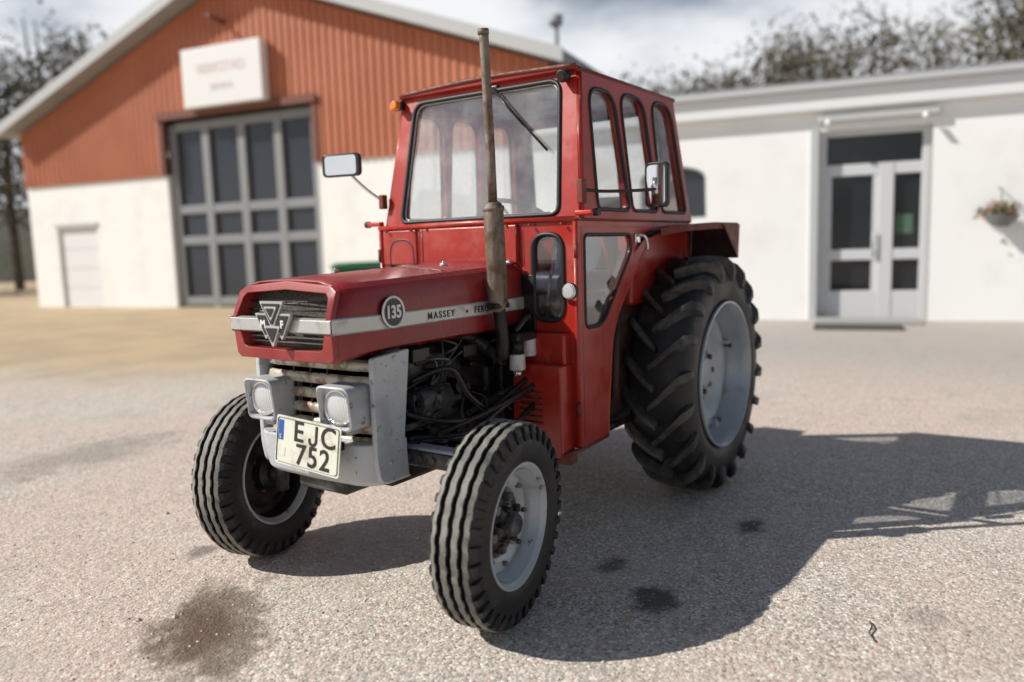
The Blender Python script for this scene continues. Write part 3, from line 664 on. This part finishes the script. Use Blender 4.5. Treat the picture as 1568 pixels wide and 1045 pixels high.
for p,c in((.35,(.50,.30,.235,1)),(.6,(.62,.44,.36,1)),(.8,(.74,.69,.61,1))):
    e=e2.new(p); e.color=c
col=mix(nt,mul(nt,mul(nt,inv,smooth(sep2.outputs[0],.55,.60)),.8),col,cr2.outputs[0])
sx=nt.nodes.new('ShaderNodeSeparateXYZ'); nt.links.new(tc.outputs['Object'],sx.inputs[0])
d1=mul(nt,mul(nt,sx.outputs[0],-.919),mul(nt,sx.outputs[1],-.394),'ADD')
d1=mul(nt,d1,mul(nt,nA,3.0),'ADD')
gm1=mul(nt,smooth(d1,3.6,6.0),smooth(mul(nt,sx.outputs[1],-1),2.4,5.4))
col=mix(nt,mul(nt,gm1,.88),col,mix(nt,smooth(nA,.4,.6),(.55,.41,.235),(.44,.335,.205)))
gm2=mul(nt,smooth(mul(nt,sx.outputs[0],-1),2.5,6),mul(nt,1.0,smooth(mul(nt,sx.outputs[1],-1),3.0,6.0),'SUBTRACT'))
col=mix(nt,mul(nt,gm2,.55),col,(.31,.305,.295))
def stain(col,cx,cy,rx,ry,amt,c=(.055,.047,.04),ang=0,lo=1.5,hi=2.3):
    mp=nt.nodes.new('ShaderNodeMapping'); mp.vector_type='TEXTURE'; mp.inputs['Location'].default_value=(cx,cy,0); mp.inputs['Rotation'].default_value=(0,0,ang); mp.inputs['Scale'].default_value=(rx,ry,1); nt.links.new(tc.outputs['Object'],mp.inputs[0])
    ln=nt.nodes.new('ShaderNodeVectorMath'); ln.operation='LENGTH'; nt.links.new(mp.outputs[0],ln.inputs[0])
    d=mul(nt,ln.outputs['Value'],mul(nt,nC,2.4),'ADD')
    r=mul(nt,1.0,smooth(d,lo,hi),'SUBTRACT'); return mix(nt,mul(nt,r,amt),col,c)
col=stain(col,2.42,-.22,.46,.23,.80,(.16,.12,.085),.85,1.75,2.25); col=stain(col,2.46,-.23,.30,.15,.75,(.10,.055,.032),.85)
col=stain(col,1.40,1.02,.16,.11,.85); col=stain(col,.48,1.10,.13,.09,.85); col=stain(col,1.2,.75,.11,.07,.75); col=stain(col,-.1,2.3,.2,.12,.5); col=stain(col,1.05,1.9,.14,.07,.4,(.2,.17,.14))
col=stain(col,1.37,-3.2,.9,.4,.5,(.2,.17,.14)); col=stain(col,-.8,-3.8,.9,.35,.4,(.2,.17,.14)); col=stain(col,2.0,-.9,.09,.07,.6);col=stain(col,2.25,-3.0,.6,.2,.4,(.22,.19,.16))
nt.links.new(col,b.inputs['Base Color']); b.inputs['Roughness'].default_value=.85
bp=nt.nodes.new('ShaderNodeBump'); bp.inputs['Strength'].default_value=.7; bp.inputs['Distance'].default_value=.005
h=mul(nt,mul(nt,v1.outputs['Distance'],-.8),mul(nt,v2.outputs['Distance'],-1.0),'ADD'); h=mul(nt,h,mul(nt,nC,1.5),'ADD')
nt.links.new(h,bp.inputs['Height']); nt.links.new(bp.outputs[0],b.inputs['Normal'])
mesh('ground',[(-300,-300,0),(300,-300,0),(300,300,0),(-300,300,0)],[(0,1,2,3)],g)
st=mat('loose_stone',(.55,.50,.43),.8,0,[((.80,.76,.68),3,.45,.55,.8),((.50,.32,.25),2.2,.5,.6,.7),((.22,.21,.19),4,.55,.65,.8)])
geos=[];rg=random.Random(11)
for i in range(8000):
    d=.9+rg.random()**1.4*7; a=3.746+rg.uniform(-.75,.75)
    x=3.979+d*math.cos(a); y=2.198+d*math.sin(a); r_=rg.choice([.0024,.0034,.0045,.006])*rg.uniform(.7,1.3)
    if rg.random()<.02: r_*=1.8
    vs=[];t=rg.random()*6
    for k in range(5):
        vs.append((x+r_*math.cos(t+k*1.256)*rg.uniform(.7,1.2),y+r_*math.sin(t+k*1.256)*rg.uniform(.7,1.2),r_*.2))
    vs+= [(x,y,r_*rg.uniform(.7,1.0)),(x,y,-r_*.3)]
    geos.append((vs,[(k,(k+1)%5,5) for k in range(5)]+[((k+1)%5,k,6) for k in range(5)]))
join('loose_gravel',geos,st)
twig=mat('twig_bark',(.10,.05,.03),.8)
tube('twig',[(1.20,1.74,.006),(1.25,1.755,.012),(1.29,1.755,.008),(1.34,1.78,.006)],[.002,.003,.0025,.002],twig,None,n=6,smoothpath=4)
leaf=mat('dry_leaf',(.55,.46,.28),.7)
mesh('dry_leaf',[(1.58,1.00,.004),(1.61,1.03,.012),(1.65,1.03,.006),(1.61,1.01,.006)],[(0,1,2,3)],leaf)
# ------------------------------------------------------------------ BUILDINGS
plaster=mat('white_plaster',(.88,.88,.865),.85,0,[((.76,.75,.72),1.2,.45,.75,.5),((.58,.55,.50),4,.62,.8,.3)],(25,.2,.005))
trimw=mat('white_trim',(.78,.79,.80),.5); roofg=mat('grey_roof',(.33,.34,.35),.6,0,[((.22,.22,.22),1,.4,.7,.5)])
frameg=mat('grey_window_frame',(.50,.51,.51),.5); conc=mat('concrete_step',(.35,.34,.32),.8); gateg=mat('gate_frame_grey',(.26,.27,.28),.5); doorw=mat('door_frame_light_grey',(.60,.61,.62),.5)
darkr=mat('dark_red_trim',(.16,.05,.03),.6)
signw=mat('sign_white',(.8,.8,.8),.5); signr=mat('sign_letters',(.66,.52,.50),.5)
clad,nt,b=NM('orange_red_cladding'); b.inputs['Roughness'].default_value=.6
f,_=noise_fac(nt,.6,.3,.7); nt.links.new(mix(nt,f,(.46,.145,.068),(.53,.185,.095)),b.inputs['Base Color'])
def BF(P0,w):
    w=V((w[0],w[1],0)).normalized(); return frame((P0[0],P0[1],0),w,(0,0,1))
FA=BF((-7.08,-22.37),(-.18,.984)); barn=empty('gabled_barn')
def bb(name,s0,s1,z0,z1,n0,n1,m,par,F,bev=0):
    return box(name,((s0+s1)/2,(z0+z1)/2,(n0+n1)/2),(s1-s0,z1-z0,n1-n0),m,par,bev,M=F)
RS=8.1;RZ=8.0;EL=-.35;EZ=4.85;ER=16.6
def rz(s): return EZ+(RZ-EZ)*(s-EL)/(RS-EL) if s<RS else RZ-(RZ-4.95)*(s-RS)/(ER-RS)
bb('barn_wall_left',0,1.1,0,3.45,-.3,0,plaster,barn,FA)
bb('barn_wall_over_door',1.1,2.75,2.3,3.45,-.3,0,plaster,barn,FA)
bb('barn_wall_mid',2.75,5.55,0,3.45,-.3,0,plaster,barn,FA)
bb('barn_wall_right',10.4,16.3,0,3.45,-.3,0,plaster,barn,FA)
plate('barn_gable_cladding',[(0,3.452),(5.55,3.452),(5.55,4.85),(10.4,4.85),(10.4,3.452),(16.3,3.452),(16.3,rz(16.3)-.05),(RS,RZ-.05),(0,rz(0)-.05)],[],.1,FA,clad,barn)
geos=[]
s=.12
while s<16.25:
    z0=3.452 if not(5.5<s<10.45) else 4.852
    geos.append(boxgeo((s,(z0+rz(s)-.1)/2,.066),(.07,rz(s)-.1-z0,.03))); s+=.21
join('barn_cladding_ribs',geos,clad,barn,M=FA)
for s0,s1 in((EL,RS),(RS,ER+.2)):
    z0,z1=(EZ,RZ) if s0<RS-1 else (RZ,4.88)
    for nm,n1,n2,a,b_,m in(('barn_roof_slope',.55,-18,0,.22,roofg),('barn_barge_board',.60,.553,-.02,.26,frameg)):
        vs=[]
        for n_ in(n1,n2): vs+=[(s0,z0+a,n_),(s1,z1+a,n_),(s1,z1+b_,n_),(s0,z0+b_,n_)]
        mesh(nm,vs,[(0,1,2,3),(4,5,6,7),(0,1,5,4),(1,2,6,5),(2,3,7,6),(3,0,4,7)],m,barn,M=FA)
bb('barn_side_wall',0,.3,0,4.75,-17.5,-.302,plaster,barn,FA); bb('barn_side_wall',16,16.3,0,4.75,-17.5,-.302,plaster,barn,FA)
bb('barn_interior_back',.3,16,0,4.7,-6.2,-6,darkr,barn,FA)
bb('gate_glass',5.6,10.35,0,4.8,-.25,-.22,gateglass,barn,FA)
for s in(5.68,6.82,8.0,9.15,10.27): bb('gate_stile',s-.12,s+.12,0,4.72,-.218,-.12,gateg,barn,FA,.01)
for z in(.16,1.75,2.55,4.66): bb('gate_rail',5.8,10.15,z-.11,z+.11,-.216,-.13,gateg,barn,FA,.01)
for a in((5.42,5.6),(10.35,10.53)): bb('gate_surround',a[0],a[1],3.46,4.98,.02,.10,darkr,barn,FA)
bb('gate_lintel',5.42,10.53,4.82,5.0,.102,.15,darkr,barn,FA)
bb('small_garage_door',1.1,2.75,0,2.3,-.15,-.08,trimw,barn,FA)
for z in(.55,1.1,1.65): bb('garage_door_groove',1.12,2.73,z-.01,z+.01,-.081,-.075,frameg,barn,FA)
bb('garage_door_frame',1.05,2.8,2.25,2.36,-.07,.03,frameg,barn,FA)
bb('wall_sign',6.7,9.2,4.98,6.38,.10,.36,signw,barn,FA,.02)
text('sign_lettering','VERKSTAD',.34,FA@Matrix.Translation((7.95,5.85,.365)),signr,barn,sx=.95)
text('sign_lettering','SERVICE',.20,FA@Matrix.Translation((7.95,5.4,.365)),signr,barn)
cyl('sign_lamp_arm',(7.9,6.95,.1),(7.9,7.0,.6),.05,darkr,barn,10,M=FA)
cyl('roof_vent',(15.9,4.8,-1.5),(15.9,6.15,-1.5),.06,roofg,barn,14,M=FA)
cyl('roof_vent_cap',(15.9,6.15,-1.5),(15.9,6.35,-1.5),.15,roofg,barn,14,M=FA)
FBd=BF((-9.2,-.91),(-.22,.9755)); wb=empty('white_building')
def arch(c,w,z0,z1):
    pts=[(c-w/2,z0),(c+w/2,z0)]
    for k in range(9):
        a=math.pi*k/8; pts.append((c+w/2*math.cos(a),z1-.22+.22*math.sin(a)))
    return pts
aw=arch(-2.28,1.12,1.70,2.60)
aw2=arch(5.6,1.12,1.0,2.60)
plate('white_building_wall',[(-5,0),(.02,0),(.02,2.98),(1.62,2.98),(1.62,0),(14,0),(14,3.4),(-5,3.4)],[aw,aw2],.30,FBd@Matrix.Translation((0,0,-.15)),plaster,wb)
for A_ in(aw,aw2):
    face('arched_window_glass',A_,FBd@Matrix.Translation((0,0,-.14)),gateglass,wb)
    tube('arched_window_frame',[FBd@V((p[0],p[1],-.06)) for p in A_],.035,frameg,wb,n=6,closed=True)
bb('arched_window_mullion',-2.30,-2.26,1.7,2.6,-.12,-.05,frameg,wb,FBd)
bb('eave_soffit',-5.2,14.2,3.28,3.34,-.35,.12,trimw,wb,FBd)
bb('fascia_board',-5.2,14.2,3.30,3.62,.122,.17,trimw,wb,FBd)
bb('gutter',-5.2,14.2,3.58,3.68,.172,.27,frameg,wb,FBd,.03)
vs=[(-5.2,3.64,.20),(14.2,3.64,.20),(14.2,4.9,-9),(-5.2,4.9,-9)]
mesh('low_pitch_roof',vs+[(v[0],v[1]+.1,v[2]) for v in vs],[(0,1,2,3),(4,5,6,7),(0,1,5,4),(1,2,6,5),(2,3,7,6),(3,0,4,7)],roofg,wb,M=FBd)
bb('end_wall',-5,-4.7,0,3.4,-9,-.31,plaster,wb,FBd); bb('end_wall',13.7,14,0,3.4,-9,-.31,plaster,wb,FBd)
bb('door_glass',.1,1.58,.1,2.95,-.25,-.23,darkglass,wb,FBd)
for a,zt in((( .02,.14),2.98),((.90,1.12),2.46),((1.50,1.62),2.98)): bb('door_frame_post',a[0],a[1],0,zt,-.228,-.14,doorw,wb,FBd,.01)
for a,bz in((.14,.90),(1.12,1.50)):
    for z0,z1 in((0,.46),(.95,1.12),(2.28,2.46)): bb('door_rail',a,bz,z0,z1,-.226,-.15,doorw,wb,FBd,.01)
bb('door_head',.14,1.50,2.90,2.98,-.226,-.15,doorw,wb,FBd,.01)
bb('door_leaf_stile',.14,.22,.46,2.28,-.224,-.16,doorw,wb,FBd); bb('door_leaf_stile',.82,.90,.46,2.28,-.224,-.16,doorw,wb,FBd)
bb('poster_in_window',1.16,1.40,1.35,1.65,-.229,-.226,mat('green_poster',(.07,.14,.09),.6),wb,FBd)
bb('door_surround',-.10,.015,0,3.02,.002,.04,frameg,wb,FBd)
bb('door_awning_rail',.0,1.7,3.10,3.2,.003,.12,frameg,wb,FBd,.02)
for s in(.15,1.5): cyl('awning_lamp',(s,3.12,.14),(s,3.04,.22),.04,trimw,wb,12,M=FBd)
bb('door_step',.0,1.5,0,.05,.02,.7,conc,wb,FBd,.01)
tube('door_handle_bar',[FBd@V((.84,1.0,-.10)),FBd@V((.84,1.4,-.10))],.02,frameg,wb,n=8)
mt=mat('entrance_mat_rubber',(.06,.055,.05),.9)
bb('entrance_mat',.0,1.2,.002,.02,.85,1.5,mt,None,FBd)
pl=empty('hanging_flower_basket'); pm=mat('basket_grey',(.2,.2,.2),.7); fm=mat('plant_green',(.06,.10,.03),.7); fo_=mat('flower_orange',(.5,.15,.05),.6)
lathe('basket',[(0,0),(.0,.10),(.1,.2),(.18,.24),(.18,.20),(.1,.02)],pm,pl,20,M=FBd@Matrix.Translation((2.5,1.40,.27)))
gg=[];gf=[]
rg=random.Random(5)
for i in range(240):
    c=V((2.5+rg.gauss(0,.14),1.64+rg.gauss(0,.06),.27+rg.gauss(0,.1))); q=[c+V((rg.uniform(-.05,.05),rg.uniform(-.05,.05),rg.uniform(-.05,.05))) for _ in range(3)]
    (gg if rg.random()<.7 else gf).append((q,[(0,1,2)]))
join('basket_foliage',gg,fm,pl,M=FBd); join('basket_flowers',gf,fo_,pl,M=FBd)
tube('basket_hanger',[FBd@V((2.5,1.62,.27)),FBd@V((2.5,1.95,.27)),FBd@V((2.5,1.98,.0))],.01,pm,pl,n=6)
gp=mat('green_plastic',(.03,.16,.07),.45); wc=empty('waste_container')
Mc=Matrix.Translation((-6.1,-7.9,0))@Matrix.Rotation(math.radians(-130),4,'Z')
box('container_body',(0,0,.60),(.9,1.1,.82),gp,wc,.04,M=Mc)
box('container_lid',(0,0,1.06),(1.0,1.2,.10),gp,wc,.04,M=Mc)
tube('container_lid_ridge',[Mc@V((-.3,-.55,1.12)),Mc@V((-.3,.55,1.12))],.03,gp,wc,n=8)
for x in(-.35,.35):
    for y in(-.42,.42): cyl('container_wheel',(x,y-.03,.10),(x,y+.03,.10),.10,black,wc,16,M=Mc)
# ------------------------------------------------------------------ TREES
tg=mat('tree_foliage_spring',(.11,.095,.058),.8,0,[((.16,.14,.08),.5,.4,.6,.8),((.065,.058,.042),1.3,.5,.65,.8)]); bark=mat('tree_bark',(.08,.065,.05),.9)
lv=[];tr=[];rg=random.Random(21)
pos=[]
for i in range(24): 
    t=i/23; pos.append((-38-rg.uniform(0,6),-20+30*t+rg.uniform(-.6,.6),11.0+3.6*t+rg.uniform(-.8,.8)))
for i in range(9): pos.append((-9-i*1.6+rg.uniform(-.5,.5),-38+rg.uniform(-3,1)-.15*i,rg.uniform(10.5,14.5)))
for i in range(5): pos.append((-2+i*3.0,-46+rg.uniform(-4,4),rg.uniform(9,14)))
for i in range(5): pos.append((-44+rg.uniform(-3,3),14+i*4.5,rg.uniform(12,15)))
for (x,y,h) in pos:
    tr.append(tube_geo([(x,y,-.2),(x+rg.uniform(-.2,.2),y,h*.4),(x+rg.uniform(-.5,.5),y,h*.92)],[.22,.16,.03],7))
    for k in range(18):
        z=h*rg.uniform(.15,.86); a=rg.uniform(0,6.28); l=(h-z)*.38+.5; c=V((x+l*math.cos(a),y+l*math.sin(a),min(z+l*.6,h*.95)))
        tr.append(tube_geo([(x,y,z),tuple(c)],[.07,.02],5,cap=False))
        for m_ in range(105):
            q=c+V((rg.gauss(0,.8),rg.gauss(0,.8),rg.gauss(0,.62))); sz=rg.uniform(.10,.22)
            lv.append(([q+V((rg.uniform(-sz,sz),rg.uniform(-sz,sz),rg.uniform(-sz,sz))) for _ in range(3)],[(0,1,2)]))
dt=empty('distant_trees'); join('foliage',lv,tg,dt); join('trunks_and_branches',tr,bark,dt)
hill=mat('dark_hillside',(.06,.055,.035),.9,0,[((.09,.08,.05),.2,.4,.6,.8)],(1,.6,.3))
vs=[];fs=[];n=60
for i in range(n+1):
    a=math.radians(150+150*i/n); R0=62
    for r_,zz_ in((R0,-.1),(R0+10,3.2+1.8*mnoise.noise(V((i*.21,0,0)))),(R0+35,7+3.5*mnoise.noise(V((i*.17,3,0))))):
        vs.append((4+r_*math.cos(a),2+r_*math.sin(a),zz_))
for i in range(n):
    for j in(0,1): fs.append((i*3+j,i*3+j+1,i*3+4+j,i*3+3+j))
mesh('wooded_hill',vs,fs,hill,None,smooth=True)
# ------------------------------------------------------------------ WORLD / SUN / CAMERA
sd=V((.82,-.96,1.0)).normalized()
W=bpy.data.worlds.new('World'); S.world=W; W.use_nodes=True; nt=W.node_tree; bg=nt.nodes['Background']; bg.inputs[1].default_value=.055
sky=nt.nodes.new('ShaderNodeTexSky'); sky.sky_type='NISHITA'; sky.sun_disc=False; sky.sun_elevation=math.asin(sd.z); sky.sun_rotation=math.atan2(sd.x,sd.y); sky.air_density=1.1; sky.dust_density=.5
tc=nt.nodes.new('ShaderNodeTexCoord'); mp=nt.nodes.new('ShaderNodeMapping'); mp.inputs['Scale'].default_value=(1,1,2.4); nt.links.new(tc.outputs['Generated'],mp.inputs[0])
nz=nt.nodes.new('ShaderNodeTexNoise'); nz.inputs['Scale'].default_value=2.6; nz.inputs['Detail'].default_value=5; nz.inputs['Roughness'].default_value=.5; nt.links.new(mp.outputs[0],nz.inputs[0])
def mr(src,a,b_,c=0,d=1):
    r=nt.nodes.new('ShaderNodeMapRange'); r.interpolation_type='SMOOTHSTEP'
    for i,v in enumerate((a,b_,c,d)): r.inputs[i+1].default_value=v
    nt.links.new(src,r.inputs[0]); return r.outputs[0]
sx=nt.nodes.new('ShaderNodeSeparateXYZ'); nt.links.new(tc.outputs['Generated'],sx.inputs[0])
cover=mul(nt,mul(nt,mr(nz.outputs[0],.28,.50),mr(sx.outputs[2],.33,.46,1,.08)),mr(sx.outputs[1],.05,.45,1,.25))
cc=mix(nt,mr(nz.outputs[0],.36,.58),(11.0,11.8,13.2),(16.5,16.8,17.3))
fin=mix(nt,cover,sky.outputs[0],cc)
nt.links.new(fin,bg.inputs[0])
sl=bpy.data.lights.new('sun','SUN'); sl.energy=5; sl.angle=math.radians(.5); sl.color=(1,.955,.89); so=bpy.data.objects.new('sun',sl); link(so)
so.rotation_euler=sd.to_track_quat('Z','Y').to_euler(); so.location=(0,0,20)
yaw,pitch,roll=3.746,-.1196,-.03062
F=V((math.cos(pitch)*math.cos(yaw),math.cos(pitch)*math.sin(yaw),math.sin(pitch))); R=F.cross(V((0,0,1))).normalized(); U=R.cross(F)
R,U=R*math.cos(roll)+U*math.sin(roll),U*math.cos(roll)-R*math.sin(roll)
cd=bpy.data.cameras.new('camera'); cam=bpy.data.objects.new('camera',cd); link(cam)
cam.matrix_world=Matrix(((R.x,U.x,-F.x,3.979),(R.y,U.y,-F.y,2.198),(R.z,U.z,-F.z,1.321),(0,0,0,1)))
cd.sensor_width=36; cd.lens=1194/1568*36; cd.clip_end=2000; cd.clip_start=.05
cd.dof.use_dof=True; cd.dof.focus_distance=3.05; cd.dof.aperture_fstop=.9
S.camera=cam
S.view_settings.view_transform='Standard'; S.view_settings.look='None'; S.view_settings.exposure=0
